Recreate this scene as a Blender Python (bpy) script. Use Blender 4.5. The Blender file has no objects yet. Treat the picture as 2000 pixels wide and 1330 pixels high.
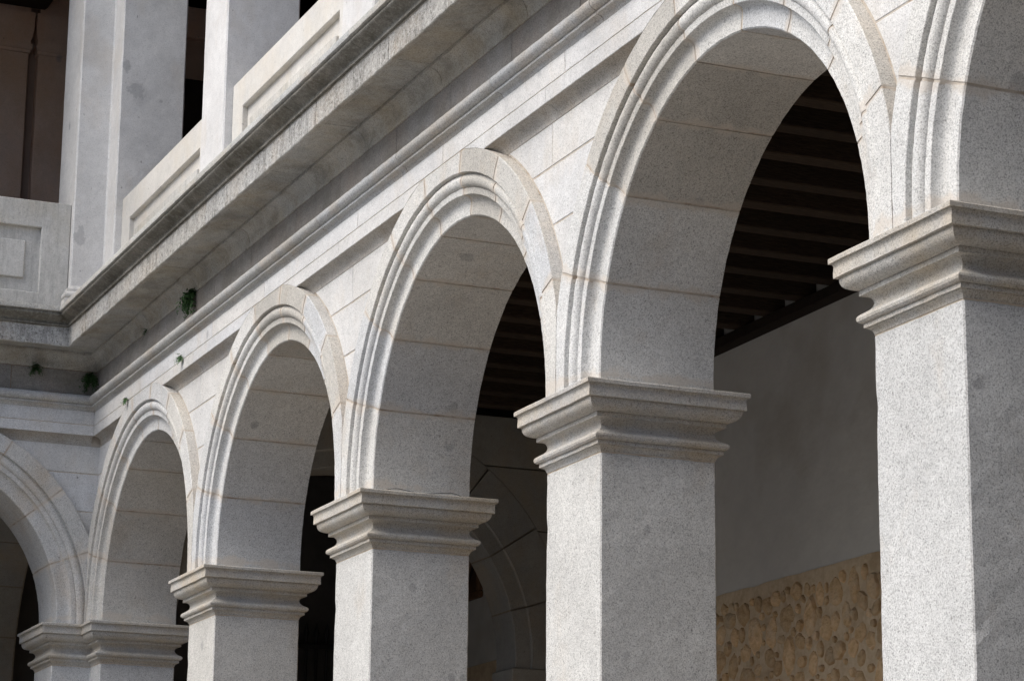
import bpy, math, random
from mathutils import Vector, Matrix, noise

# ------------------------------------------------------------------ camera, sky, sun, exposure
scn = bpy.context.scene
C = scn.collection
random.seed(7)

CAM = (22.1489, -5.5507, 1.6)
YAW, PITCH, ROLL = math.radians(157.0841), math.radians(13.8136), math.radians(0.5998)
F = Vector((math.cos(PITCH)*math.cos(YAW), math.cos(PITCH)*math.sin(YAW), math.sin(PITCH)))
R0 = Vector((math.sin(YAW), -math.cos(YAW), 0)); U0 = R0.cross(F)
RR = R0*math.cos(ROLL) + U0*math.sin(ROLL)
UU = -R0*math.sin(ROLL) + U0*math.cos(ROLL)
cd = bpy.data.cameras.new('camera'); cam = bpy.data.objects.new('camera', cd); C.objects.link(cam)
cd.sensor_width = 36; cd.sensor_fit = 'HORIZONTAL'; cd.lens = 5124.18/2000*36; cd.clip_end = 1000; cd.clip_start = .1
cam.matrix_world = Matrix(((RR.x, UU.x, -F.x, CAM[0]), (RR.y, UU.y, -F.y, CAM[1]), (RR.z, UU.z, -F.z, CAM[2]), (0, 0, 0, 1)))
scn.camera = cam

SUN_EL, SUN_AZ = math.radians(51), math.radians(1)      # azimuth from -y towards +x
world = bpy.data.worlds.new('World'); scn.world = world; world.use_nodes = True
wn = world.node_tree.nodes; wl = world.node_tree.links
sky = wn.new('ShaderNodeTexSky'); sky.sky_type = 'NISHITA'; sky.sun_disc = False
sky.sun_elevation = SUN_EL; sky.sun_rotation = math.pi - SUN_AZ
sky.air_density = 1.0; sky.dust_density = 3.0; sky.ozone_density = 1.0
wl.new(sky.outputs[0], wn['Background'].inputs[0]); wn['Background'].inputs[1].default_value = 0.125

sd = bpy.data.lights.new('sun', 'SUN'); sun = bpy.data.objects.new('sun', sd); C.objects.link(sun)
sd.energy = 1.3; sd.angle = math.radians(50); sd.color = (.99, 1.0, .955)
to_sun = Vector((math.sin(SUN_AZ)*math.cos(SUN_EL), -math.cos(SUN_AZ)*math.cos(SUN_EL), math.sin(SUN_EL)))
sun.rotation_euler = to_sun.to_track_quat('Z', 'Y').to_euler(); sun.location = (5, -20, 25)

vs = scn.view_settings
vs.view_transform = 'Standard'; vs.look = 'None'; vs.gamma = 1; vs.use_curve_mapping = False; vs.exposure = 1.0
scn.render.engine = 'CYCLES'
scn.cycles.use_denoising = True
scn.cycles.max_bounces = 8; scn.cycles.diffuse_bounces = 6

# ------------------------------------------------------------------ dimensions (metres)
P = 3.4          # bay
W = .685         # pillar width
D = .66          # pillar depth
XW = -.34        # plane of the left wing's face (main face is y = 0)
XO, R, ZC = 1.335, 1.353, 4.67          # arch centre, radius, centre height
ROUT = 1.74
ZB0, ZJ, ZB1 = 6.285, 6.378, 6.50       # frieze band bottom, joint, top
YB = 4.3         # gallery back wall
ZTOP = 7.31      # top of the cornice

def ID(v): return v
def MIR(v): return (XW - v[1], XW - v[0], v[2])          # mirror about the corner's diagonal: the left wing

# ------------------------------------------------------------------ materials
def nodes(m):
    m.use_nodes = True
    nt = m.node_tree; nt.nodes.clear()
    out = nt.nodes.new('ShaderNodeOutputMaterial'); b = nt.nodes.new('ShaderNodeBsdfPrincipled')
    nt.links.new(b.outputs[0], out.inputs[0])
    return nt, b
class NT:
    def __init__(s, nt): s.nt = nt
    def n(s, t, **k):
        x = s.nt.nodes.new(t)
        for a, v in k.items():
            if isinstance(v, (int, float, str, bool)) and hasattr(x, a): setattr(x, a, v)
        return x
    def l(s, a, b): s.nt.links.new(a, b)
    def tex(s, kind, vec, scale, detail=2, rough=.5):
        if kind == 'N':
            x = s.n('ShaderNodeTexNoise'); x.inputs['Scale'].default_value = scale
            x.inputs['Detail'].default_value = detail; x.inputs['Roughness'].default_value = rough
        else:
            x = s.n('ShaderNodeTexVoronoi'); x.inputs['Scale'].default_value = scale
        s.l(vec, x.inputs['Vector']); return x
    def ramp(s, fac, stops):
        r = s.n('ShaderNodeValToRGB'); e = r.color_ramp.elements
        while len(e) < len(stops): e.new(.5)
        for i, (p, c) in enumerate(stops):
            e[i].position = p; e[i].color = (c, c, c, 1) if isinstance(c, (int, float)) else (*c, 1)
        s.l(fac, r.inputs[0]); return r.outputs[0]
    def mix(s, fac, a, b, mode='MIX'):
        m = s.n('ShaderNodeMix'); m.data_type = 'RGBA'; m.blend_type = mode
        for i, v in ((0, fac), (6, a), (7, b)):
            if isinstance(v, (int, float)): m.inputs[i].default_value = v if i == 0 else (v, v, v, 1)
            elif isinstance(v, tuple): m.inputs[i].default_value = (*v, 1)
            else: s.l(v, m.inputs[i])
        return m.outputs[2]
    def math(s, op, a, b=0.0, c=None):
        m = s.n('ShaderNodeMath'); m.operation = op
        for i, v in enumerate((a, b) if c is None else (a, b, c)):
            if isinstance(v, (int, float)): m.inputs[i].default_value = v
            else: s.l(v, m.inputs[i])
        return m.outputs[0]
    def scalevec(s, vec, sc):
        m = s.n('ShaderNodeMapping'); m.inputs['Scale'].default_value = sc; s.l(vec, m.inputs['Vector']); return m.outputs[0]

MATS = {}
def granite(name, base=(.50, .50, .50), warm=0.0, warmcol=(.46, .37, .27), streak=0.0, dirt=0.0, grain=1.0, bump=.35, tint=.10, lichen=0.0, joints=None, spots=()):
    m = bpy.data.materials.new(name); nt, b = nodes(m); N = NT(nt)
    pos = N.n('ShaderNodeNewGeometry').outputs['Position']
    rnd = N.n('ShaderNodeObjectInfo').outputs['Random']
    # grains: salt and pepper cells
    v1 = N.tex('V', pos, 230); v2 = N.tex('V', pos, 165)
    g1 = N.n('ShaderNodeSeparateColor'); N.l(v1.outputs['Color'], g1.inputs[0])
    g2 = N.n('ShaderNodeSeparateColor'); N.l(v2.outputs['Color'], g2.inputs[0])
    n3 = N.tex('N', pos, 210, 3, .7).outputs[0]
    gr = N.math('ADD', N.math('MULTIPLY', g1.outputs[0], .55), N.math('MULTIPLY', n3, .45))
    lo, hi = 1-.33*grain, 1+.18*grain
    speck = N.ramp(gr, [(.12, lo*.75), (.30, lo*1.12), (.46, 1.0), (.75, hi)])
    dark = N.ramp(g2.outputs[1], [(.0, 1-.36*grain), (.06, 1-.28*grain), (.085, 1.0), (1, 1.0)])
    col = N.mix(1.0, base, speck, 'MULTIPLY'); col = N.mix(1.0, col, dark, 'MULTIPLY')
    # broad clouds of tone, one tone for each block
    cl = N.tex('N', pos, 1.7, 4, .6).outputs[0]
    col = N.mix(1.0, col, N.ramp(cl, [(.3, .88), (.7, 1.08)]), 'MULTIPLY')
    cl2 = N.tex('N', pos, 14, 4, .65).outputs[0]
    col = N.mix(1.0, col, N.ramp(cl2, [(.3, .92), (.7, 1.05)]), 'MULTIPLY')
    col = N.mix(1.0, col, N.ramp(rnd, [(0, (1-tint*1.0, 1-tint*1.12, 1-tint*1.3)), (.35, (1, .985, .96)), (.7, (1.0, 1.0, 1.0)), (1, (.98-tint*.45, .99-tint*.43, 1.01-tint*.38))]), 'MULTIPLY')
    # rusty ochre patina in cloudy patches
    wv = N.tex('N', N.scalevec(pos, (1, 1, .7)), 2.3, 5, .65).outputs[0]
    wf = N.ramp(wv, [(.56-warm*.28, 0), (.80-warm*.22, min(1, .45+warm*.5))])
    col = N.mix(wf, col, N.mix(1.0, warmcol, speck, 'MULTIPLY'))
    # dark oval enclaves
    ve = N.tex('V', N.scalevec(pos, (1.5, 1.5, 1.15)), 1.0); ve.inputs['Randomness'].default_value = 1
    wob = N.tex('N', pos, 16, 2, .5).outputs[0]
    ed = N.math('ADD', ve.outputs['Distance'], N.math('MULTIPLY', wob, .05))
    ef = N.ramp(ed, [(.055, .5), (.085, 0)])
    col = N.mix(ef, col, N.mix(1.0, (.21, .21, .215), speck, 'MULTIPLY'))
    vp = N.tex('V', N.scalevec(pos, (1.4, 1.4, .8)), 7.5); wo2 = N.tex('N', pos, 48, 3, .7).outputs[0]; ep = N.ramp(N.math('ADD', vp.outputs['Distance'], N.math('MULTIPLY', wo2, .26)), [(.15, .7), (.20, 0)])
    col = N.mix(ep, col, (.16, .15, .14))
    for (sx, sy, sz, sr, ss) in spots:
        sv_ = N.n('ShaderNodeVectorMath'); sv_.operation = 'SUBTRACT'; N.l(pos, sv_.inputs[0]); sv_.inputs[1].default_value = (sx, sy, sz)
        sl_ = N.n('ShaderNodeVectorMath'); sl_.operation = 'LENGTH'; N.l(N.scalevec(sv_.outputs[0], (1, 1, ss)), sl_.inputs[0])
        dd = N.math('ADD', sl_.outputs['Value'], N.math('MULTIPLY', N.math('SUBTRACT', N.tex('N', pos, 20, 3, .6).outputs[0], .5), sr*1.9))
        col = N.mix(N.ramp(N.math('DIVIDE', dd, sr), [(.72, .45), (1.0, 0)]), col, N.mix(1.0, (.27, .265, .265), speck, 'MULTIPLY'))
    if joints:                                     # mortar smeared over the edges of the joints between voussoirs
        oc = N.n('ShaderNodeTexCoord').outputs['Object']; sp = N.n('ShaderNodeSeparateXYZ'); N.l(oc, sp.inputs[0])
        hx = N.math('SUBTRACT', sp.outputs[0], XO) if joints == 'x' else N.math('MULTIPLY', sp.outputs[1], -1.0)
        an = N.math('DIVIDE', N.math('ARCTAN2', N.math('SUBTRACT', sp.outputs[2], ZC), hx), math.radians(20))
        fr = N.math('ABSOLUTE', N.math('SUBTRACT', N.math('FRACT', N.math('ADD', an, .5)), .5))
        jn = N.tex('N', pos, 7, 4, .65).outputs[0]
        jd = N.math('SUBTRACT', fr, N.math('MULTIPLY', N.math('SUBTRACT', jn, .47), .40))
        col = N.mix(N.ramp(jd, [(.0, .6), (.03, .3), (.07, 0)]), col, (.55, .49, .42))
    if streak:
        sv = N.tex('N', N.scalevec(pos, (19, 19, 2.6)), 1.0, 6, .75).outputs[0]
        sf = N.ramp(sv, [(.45, 0), (.66, streak)])
        col = N.mix(sf, col, (.085, .08, .07))
    if dirt:
        dv = N.tex('N', N.scalevec(pos, (2.6, 2.6, 4.5)), 1.0, 6, .72).outputs[0]
        col = N.mix(N.ramp(dv, [(.36, min(1, dirt*1.25)), (.50, dirt*.55), (.66, dirt*.12)]), col, (.10, .092, .07))
    if lichen:
        lv = N.tex('N', pos, 34, 5, .8).outputs[0]
        col = N.mix(N.ramp(lv, [(.52, 0), (.62, lichen)]), col, (.62, .61, .57))
        lw = N.tex('N', pos, 42, 5, .8).outputs[0]
        col = N.mix(N.ramp(lw, [(.54, 0), (.62, lichen*.9)]), col, (.075, .07, .055))
    N.l(col, b.inputs['Base Color']); b.inputs['Roughness'].default_value = .88
    b.inputs['Specular IOR Level'].default_value = .25
    bn = N.n('ShaderNodeBump'); bn.inputs['Strength'].default_value = bump; bn.inputs['Distance'].default_value = .006
    h = N.math('ADD', N.math('MULTIPLY', n3, .6), N.math('MULTIPLY', N.tex('N', pos, 45, 4, .6).outputs[0], .9))
    N.l(h, bn.inputs['Height']); N.l(bn.outputs[0], b.inputs['Normal'])
    MATS[name] = m; return m
def simple(name, c1, c2, scale=8, rough=.85, bump=.3, detail=5, c3=None, stretch=(1, 1, 1), dist=.01, tint=0.0):
    m = bpy.data.materials.new(name); nt, b = nodes(m); N = NT(nt)
    pos = N.scalevec(N.n('ShaderNodeNewGeometry').outputs['Position'], stretch)
    f = N.tex('N', pos, scale, detail, .6).outputs[0]
    col = N.mix(N.ramp(f, [(.3, 0), (.7, 1)]), c1, c2)
    if c3:
        g = N.tex('N', pos, scale*.23, 4, .6).outputs[0]
        col = N.mix(N.ramp(g, [(.5, 0), (.68, .8)]), col, c3)
    if tint:
        rnd = N.n('ShaderNodeObjectInfo').outputs['Random']
        col = N.mix(1.0, col, N.ramp(rnd, [(0, 1-tint), (1, 1+tint)]), 'MULTIPLY')
    N.l(col, b.inputs['Base Color']); b.inputs['Roughness'].default_value = rough
    b.inputs['Specular IOR Level'].default_value = .2
    bn = N.n('ShaderNodeBump'); bn.inputs['Strength'].default_value = bump; bn.inputs['Distance'].default_value = dist
    N.l(f, bn.inputs['Height']); N.l(bn.outputs[0], b.inputs['Normal'])
    MATS[name] = m; return m
G_SHAFT = granite('granite_shaft', base=(.55, .545, .525), warm=-.02, tint=.05, spots=[(6.8, .28, 4.028, .03, 1), (10.2, .266, 3.872, .026, .9), (10.2, .149, 3.223, .02, .7), (6.8, .55, 3.48, .03, 1), (6.8, .623, 3.484, .02, 1), (13.6, .059, 3.917, .03, 1)])
G_ARCH = granite('granite_arch', base=(.605, .60, .58), warm=.0, tint=.26, joints='x', spots=[(7.698, .245, 5.95, .055, 1.3), (6.887, .497, 5.193, .035, 1), (10.507, .406, 5.55, .05, 1.5), (6.81, .503, 4.946, .03, 1), (13.671, .25, 5.154, .05, .8)])
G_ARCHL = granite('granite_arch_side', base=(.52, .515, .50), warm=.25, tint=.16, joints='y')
G_WALL = granite('granite_wall', base=(.61, .605, .595), warm=.12, warmcol=(.54, .48, .40), tint=.05, grain=.7)
G_CAP = granite('granite_capital', base=(.48, .47, .445), warm=.62, warmcol=(.45, .38, .285), tint=.10)
G_FRIEZE = granite('granite_frieze', base=(.30, .285, .27), warm=.4, warmcol=(.26, .21, .17), dirt=.45, tint=.12)  # base colour holds some of the cornice's shade, besides dirt and brown weathering
G_TORUS = granite('granite_torus', base=(.50, .50, .49), warm=.3, tint=.08, dirt=.12)
G_CORONA = granite('granite_corona', base=(.46, .45, .43), warm=.25, streak=.6, lichen=.8, bump=.9, tint=.12)
G_FIL = granite('granite_fillet', base=(.50, .495, .47), warm=.2, lichen=.3, dirt=.15, bump=.6)
G_CYMA = granite('granite_cyma', base=(.30, .285, .25), warm=.1, dirt=.75, lichen=.22, streak=.5, bump=.7)
G_SOFFIT = granite('granite_soffit', base=(.54, .535, .51), warm=.55, warmcol=(.45, .38, .275), dirt=.42, tint=.12)
G_BROWN = granite('granite_brown_soffit', base=(.46, .44, .41), warm=.4, warmcol=(.40, .33, .25), dirt=.2)
G_UP = granite('granite_upper', base=(.62, .605, .585), warm=.15, warmcol=(.52, .46, .39), grain=.45, bump=.2, tint=.03, spots=[(.03, .085, 9.44, .085, 1.0), (.03, -.02, 9.66, .04, .6), (-.27, -.307, 8.109, .06, .6), (.03, .313, 9.375, .02, 1)])
G_PAR = granite('granite_parapet', base=(.60, .575, .53), warm=.35, warmcol=(.55, .49, .40), grain=.4, bump=.2, tint=.03)
G_PARD = granite('granite_parapet_weathered', base=(.55, .53, .49), warm=.35, warmcol=(.45, .40, .31), grain=.5, streak=.28, lichen=.2, tint=.03)
G_STEP = granite('granite_step', base=(.55, .525, .485), warm=.3, warmcol=(.55, .48, .395), tint=.08)
G_OLD = granite('granite_old_brown', base=(.60, .44, .36), warm=.6, warmcol=(.56, .35, .23), grain=.4)
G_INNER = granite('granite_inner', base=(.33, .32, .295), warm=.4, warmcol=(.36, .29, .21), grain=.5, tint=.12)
MORTAR = simple('mortar_beige', (.43, .375, .31), (.54, .49, .43), 40, bump=.5, c3=(.29, .215, .15))
MORTAR_D = simple('mortar_brown', (.16, .11, .075), (.28, .20, .14), 30, bump=.5)
MORTAR_M = simple('mortar_dull', (.20, .17, .135), (.28, .235, .19), 30, bump=.4)
MORTAR_L = simple('mortar_pale', (.53, .44, .33), (.58, .52, .44), 40, bump=.4, c3=(.45, .33, .22))
PLASTER = simple('plaster_grey_white', (.56, .545, .515), (.62, .605, .57), 4, bump=.3, c3=(.46, .43, .38), dist=.03)
PLASTER_D = simple('plaster_dark', (.07, .066, .062), (.10, .094, .088), 5, bump=.12, dist=.02)  # much darker plaster for the side gallery's back wall
PLASTER_U = simple('plaster_brown', (.34, .25, .20), (.40, .29, .23), 5, bump=.12, dist=.02)
RUB_M = simple('rubble_mortar', (.55, .42, .275), (.67, .545, .385), 22, bump=.8, c3=(.44, .32, .20))
RUB_S = simple('rubble_stone', (.53, .345, .175), (.74, .54, .33), 18, bump=1.0, c3=(.60, .48, .34), tint=.2, dist=.03)
WOOD = simple('dark_wood', (.026, .018, .013), (.062, .042, .029), 14, rough=.8, bump=.5, stretch=(6, 1, 6), tint=.2)
BOARD = simple('dark_boards', (.014, .010, .008), (.028, .019, .014), 14, rough=.85, bump=.4, stretch=(1, 8, 1))
IRON = simple('black_iron', (.018, .018, .02), (.035, .034, .034), 60, rough=.55, bump=.3)
PAVE = simple('paving', (.28, .27, .255), (.34, .325, .305), 3, bump=.3, c3=(.24, .23, .215))
FLOOR = simple('low_bounce_floor', (.10, .085, .07), (.15, .125, .10), 4, bump=.2)
TILE = simple('roof_tile', (.30, .14, .08), (.40, .21, .12), 9, bump=.6)
LEAF = simple('leaf_dark', (.022, .055, .016), (.045, .095, .028), 40, rough=.6, bump=.2)
LEAF_L = simple('leaf_grey_green', (.07, .15, .055), (.12, .22, .085), 40, rough=.7, bump=.2)
PAINTING = simple('old_canvas', (.10, .055, .03), (.17, .095, .05), 6, rough=.6, bump=.1, c3=(.06, .035, .022))
OVAL = simple('dark_varnish', (.016, .012, .010), (.03, .022, .016), 8, rough=.5, bump=.1)
FRAME = simple('frame_wood', (.11, .06, .032), (.18, .10, .055), 20, rough=.6, bump=.3)

# ------------------------------------------------------------------ mesh helpers
def mk(name, verts, faces, mat, parent=None, T=ID, org=(0, 0, 0), smooth=None, mats=None, fmat=None):
    flip = T is not ID
    vv = [T(v) for v in verts]
    vv = [(x-org[0], y-org[1], z-org[2]) for x, y, z in vv]
    if flip: faces = [tuple(reversed(f)) for f in faces]
    me = bpy.data.meshes.new(name); me.from_pydata(vv, [], faces); me.validate()
    me.materials.append(mat)
    for m in mats or []: me.materials.append(m)
    if fmat and len(fmat) == len(me.polygons): me.polygons.foreach_set('material_index', fmat)
    if smooth is not None:
        me.polygons.foreach_set('use_smooth', [True]*len(me.polygons))
        try: me.set_sharp_from_angle(angle=math.radians(smooth))
        except Exception: pass
    me.update()
    o = bpy.data.objects.new(name, me); C.objects.link(o)
    if parent is not None: o.parent = parent
    return o
def tag(o, label=None, cat=None, group=None, kind=None):
    if label and not kind: kind = 'thing'
    for k, v in (('label', label), ('category', cat), ('group', group), ('kind', kind)):
        if v: o[k] = v
    return o
def thing(name, loc, label, cat, group=None):
    o = bpy.data.objects.new(name, None); C.objects.link(o); o.location = loc; o.empty_display_size = .2
    return tag(o, label, cat, group)
def copy_tree(o, dx, parent=None):
    c = o.copy(); C.objects.link(c)
    if parent is None: c.location = Vector(o.location) + Vector(dx)
    else: c.parent = parent
    for ch in list(o.children): copy_tree(ch, (0, 0, 0), c)
    return c
def rough(v, amp=.002, f=22.0):
    n = noise.noise_vector(Vector((v[0]*f+3.1, v[1]*f, v[2]*f)))
    return (v[0]+n.x*amp, v[1]+n.y*amp, v[2]+n.z*amp)
def merge(parts):
    V, Fc = [], []
    for v, f in parts:
        b = len(V); V += v; Fc += [tuple(i+b for i in q) for q in f]
    return V, Fc
def cbox(x0, x1, y0, y1, z0, z1, c=.006):
    """box with chamfered edges"""
    V, Fc = [], []
    c = min(c, (x1-x0)/2.2, (y1-y0)/2.2, (z1-z0)/2.2)
    idx = {}
    for sx in (0, 1):
        for sy in (0, 1):
            for sz in (0, 1):
                for ax in range(3):
                    p = [x1-c if sx else x0+c, y1-c if sy else y0+c, z1-c if sz else z0+c]
                    p[ax] = ((x1 if sx else x0), (y1 if sy else y0), (z1 if sz else z0))[ax]
                    idx[(sx, sy, sz, ax)] = len(V); V.append(tuple(p))
    def q(a): Fc.append(tuple(a))
    for ax in range(3):
        u, w = [(1, 2), (2, 0), (0, 1)][ax]
        for s in (0, 1):
            ring = []
            for a, b_ in ((0, 0), (1, 0), (1, 1), (0, 1)):
                k = [0, 0, 0]; k[ax] = s; k[u] = a; k[w] = b_
                ring.append(idx[(*k, ax)])
            q(ring if s else ring[::-1])
    for ax in range(3):
        u, w = [(1, 2), (2, 0), (0, 1)][ax]
        for a in (0, 1):
            for b_ in (0, 1):
                k0 = [0, 0, 0]; k0[u] = a; k0[w] = b_; k1 = k0[:]; k1[ax] = 1
                r = [idx[(*k0, u)], idx[(*k1, u)], idx[(*k1, w)], idx[(*k0, w)]]
                q(r if (a ^ b_) == 1 else r[::-1])
    for sx in (0, 1):
        for sy in (0, 1):
            for sz in (0, 1):
                r = [idx[(sx, sy, sz, 0)], idx[(sx, sy, sz, 1)], idx[(sx, sy, sz, 2)]]
                q(r if (sx+sy+sz) % 2 == 1 else r[::-1])
    return V, Fc
def loft(rings, closed=True, caps=True):
    """rings: list of equally long point lists"""
    n = len(rings[0]); V = [p for r in rings for p in r]; Fc = []
    for i in range(len(rings)-1):
        for j in range(n if closed else n-1):
            a, b_ = i*n+j, i*n+(j+1) % n
            Fc.append((a, b_, b_+n, a+n))
    if caps and closed:
        Fc.append(tuple(range(n))[::-1]); Fc.append(tuple(range((len(rings)-1)*n, len(rings)*n)))
    return V, Fc
def inset(poly, d):
    """move a closed polygon's edges inwards by d (ccw polygon; negative = outwards)"""
    n = len(poly); out = []
    for i in range(n):
        p0, p1, p2 = poly[i-1], poly[i], poly[(i+1) % n]
        e1 = (p1[0]-p0[0], p1[1]-p0[1]); e2 = (p2[0]-p1[0], p2[1]-p1[1])
        l1 = math.hypot(*e1) or 1; l2 = math.hypot(*e2) or 1
        n1 = (-e1[1]/l1, e1[0]/l1); n2 = (-e2[1]/l2, e2[0]/l2)
        k = 1 + n1[0]*n2[0] + n1[1]*n2[1]
        k = max(k, .35)
        out.append((p1[0]+d*(n1[0]+n2[0])/k, p1[1]+d*(n1[1]+n2[1])/k))
    return out
def ring_sweep(plan, prof, seg=.06, amp=.0015, cap_top=True, cap_bot=True, rmin=None):
    """prof: (offset, z) swept round a ccw plan polygon with mitred corners"""
    def dens(poly):
        out = []
        n = len(poly); counts = []
        for i in range(n):
            a, b_ = plan[i], plan[(i+1) % n]
            counts.append(max(1, int(math.hypot(b_[0]-a[0], b_[1]-a[1])/seg)))
        for i in range(n):
            a, b_ = poly[i], poly[(i+1) % n]
            for k in range(counts[i]):
                t = k/counts[i]; out.append((a[0]+(b_[0]-a[0])*t, a[1]+(b_[1]-a[1])*t))
        return out
    rings = []
    for o, z in prof:
        ring = [(x, y, z) for x, y in dens(inset(plan, -o))]
        if amp: ring = [rough(p, amp) for p in ring]
        rings.append(ring)
    V, Fc = loft(rings, True, False); n = len(rings[0])
    if cap_bot: Fc.append(tuple(range(n))[::-1])
    if cap_top: Fc.append(tuple(range((len(rings)-1)*n, len(rings)*n)))
    return V, Fc
def orient(poly):
    a = sum(poly[i-1][0]*poly[i][1]-poly[i][0]*poly[i-1][1] for i in range(len(poly)))
    return poly if a > 0 else poly[::-1]
def prism_y(poly, y0, y1, c=.005):
    """polygon in (x,z), extruded from y0 (front) to y1, front edge chamfered"""
    poly = orient(poly)
    ins = inset(poly, c)
    rings = [[(x, y0, z) for x, z in ins], [(x, y0+c, z) for x, z in poly], [(x, y1, z) for x, z in poly]]
    V, Fc = loft(rings, True, True)
    return V, [f[::-1] for f in Fc][:-2] + [tuple(range(len(poly))), tuple(range(2*len(poly), 3*len(poly)))[::-1]]

# ------------------------------------------------------------------ ground
tag(mk('ground', [(-200, -200, 0), (200, -200, 0), (200, 200, 0), (-200, 200, 0)], [(0, 1, 2, 3)], PAVE), kind='structure')

# ------------------------------------------------------------------ pillars of the ground storey
CAP = [(0, 4.262), (.001, 4.268), (.006, 4.279), (.015, 4.287), (.022, 4.290), (.022, 4.294), (.031, 4.295), (.031, 4.314), (.030, 4.316), (.034, 4.316), (.043, 4.318), (.051, 4.326),
       (.054, 4.337), (.051, 4.347), (.042, 4.354), (.026, 4.362), (.012, 4.371), (.002, 4.383), (-.003, 4.397), (-.001, 4.411), (.006, 4.423),
       (.018, 4.431), (.032, 4.435), (.043, 4.4355), (.043, 4.457), (.041, 4.459), (.056, 4.461), (.072, 4.466), (.086, 4.473), (.097, 4.484), (.103, 4.498), (.105, 4.512),
       (.105, 4.519), (.104, 4.521), (.1215, 4.522), (.1215, 4.545), (.1205, 4.562), (.1205, 4.572), (.123, 4.579), (.127, 4.583), (.127, 4.586), (.1375, 4.587), (.1375, 4.605), (.134, 4.610), (0, 4.6102)]
SHAFT_PROF = [(0, .0), (0, 2.0), (0, 2.4)] + [(0, 2.4+.06*i) for i in range(1, 31)] + [(0, 4.250), (-.004, 4.256)]
BASE_PROF = [(.12, 0), (.12, .30), (.115, .305), (.09, .31), (.11, .34), (.115, .37), (.10, .40), (.06, .41), (.055, .43), (.0, .50), (-.01, .50)]
def soften(plan, c=.007):
    out = []
    n = len(plan)
    for i in range(n):
        a, b_, d_ = plan[i-1], plan[i], plan[(i+1) % n]
        for q in (a, d_):
            L = math.hypot(q[0]-b_[0], q[1]-b_[1]); out.append((b_[0]+(q[0]-b_[0])*c/L, b_[1]+(q[1]-b_[1])*c/L))
    return out
def pillar(plan, loc, label, T=ID, name='stone_pillar'):
    t = thing(name, loc, label, 'pillar', 'granite pillars of the lower arcade')
    V, Fc = ring_sweep(soften(plan), SHAFT_PROF, amp=.0022, cap_bot=False)
    cx_, cy_ = sum(p[0] for p in plan)/len(plan), sum(p[1] for p in plan)/len(plan)
    VV = []
    for x, y, z in V:
        near = min(math.hypot(x-p[0], y-p[1]) for p in plan)
        if near < .02 and 2 < z < 4.24:
            k = max(0, noise.noise(Vector((x*3+7, y*3, z*8)))-.18)*.045 + .002*noise.noise(Vector((x, y*5, z*31)))
            x += (cx_-x)*k; y += (cy_-y)*k
        VV.append((x, y, z))
    V = VV; mk('shaft', V, Fc, G_SHAFT, t, T, loc)
    V, Fc = ring_sweep(plan, CAP, amp=.0026, cap_bot=True); cap = mk('capital', V, Fc, G_CAP, t, T, loc, smooth=28)
    V, Fc = ring_sweep(plan, [(-.006, 4.245), (-.0035, 4.247), (-.0035, 4.268), (-.006, 4.270)], amp=.0035); mk('mortar_joint', V, Fc, MORTAR_L, cap, T, loc)
    V, Fc = ring_sweep(plan, BASE_PROF, amp=0, seg=1, cap_bot=False); mk('base', V, Fc, G_SHAFT, t, T, loc, smooth=30)
    return t
PPLAN = [(-W, 0), (0, 0), (0, D), (-W, D)]
corner_plan = [(XW, XW), (XW, 0), (0, 0), (0, D), (XW-D, D), (XW-D, XW)]
pillar(corner_plan, (-.3, .2, 0), 'L-shaped granite corner pillar where the two arcades meet, at the lower left', name='corner_pillar')
plabels = [None, 'granite pillar second from the left, beside the corner pillar', 'middle granite pillar, third from the left, with a bit of wire on its capital',
           'granite pillar just left of the rubble stone wall, capital fully in view', 'largest granite pillar, at the right edge, with the rubble wall to its left',
           'granite pillar beyond the right edge of the picture']
p1 = pillar(PPLAN, (0, 0, 0), 'x')
for k in range(1, 6):
    o = p1 if k == 1 else copy_tree(p1, ((k-1)*P, 0, 0))
    if k == 1: o.location = (P, 0, 0)
    else: o.location = (k*P, 0, 0)
    o['label'] = plabels[k]
lp = [(x, y) for x, y in PPLAN]
pillar([(x+P, y) for x, y in PPLAN], MIR((P, 0, 0)), 'granite pillar of the left wing beyond the picture edge', MIR)

# ------------------------------------------------------------------ arches
def quarter(c, a, b_, t0, t1, n):
    return [(c[0]+a*math.cos(math.radians(t0+(t1-t0)*i/n)), c[1]+b_*math.sin(math.radians(t0+(t1-t0)*i/n))) for i in range(n+1)]
BO = .092        # how far the band and the arch rings stand out from the panels
ARCHP = [(R, D), (R, .45), (R, .22), (R, .007), (R+.007, 0), (1.40, 0), (1.430, 0), (1.445, -.002), (1.457, -.007), (1.465, -.016), (1.470, -.029), (1.472, -.042),
         (1.4735, -.049), (1.476, -.051), (1.495, -.0525), (1.511, -.054), (1.5135, -.052), (1.514, -.045)] + [(1.555-.041*math.cos(math.radians(a)), -.044-.036*math.sin(math.radians(a))) for a in range(8, 146, 11)] + \
        [(1.5935, -.062), (1.597, -.062), (1.599, -BO+.003), (1.602, -BO), (1.66, -BO), (1.70, -BO), (1.735, -BO), (ROUT, -BO+.005), (ROUT, .0), (ROUT, .3), (ROUT, D)]
NV = 9
def arch_point(rho, y, th):
    """th in degrees from the right springing; below 0 and above 180 the jambs run straight down"""
    z_st = ZC - 4.612
    if th < 0: return (XO+min(rho, P/2-.003), y, ZC + th/2*z_st)
    if th > 180: return (XO-min(rho, P/2-.003), y, ZC - (th-180)/2*z_st)
    a = math.radians(th); r = rho
    s, c = math.sin(a), math.cos(a)
    if rho > 1.63:
        if s > .2: r = min(r, (ZJ-.004-ZC)/s)
        if abs(c) > .2: r = min(r, (P/2-.003)/abs(c))
        r = max(r, 1.620 + (rho-1.620)*.02)
    return (XO+r*c, y, ZC+r*s)
def clip_mid(rho, c):
    return rho
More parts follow.
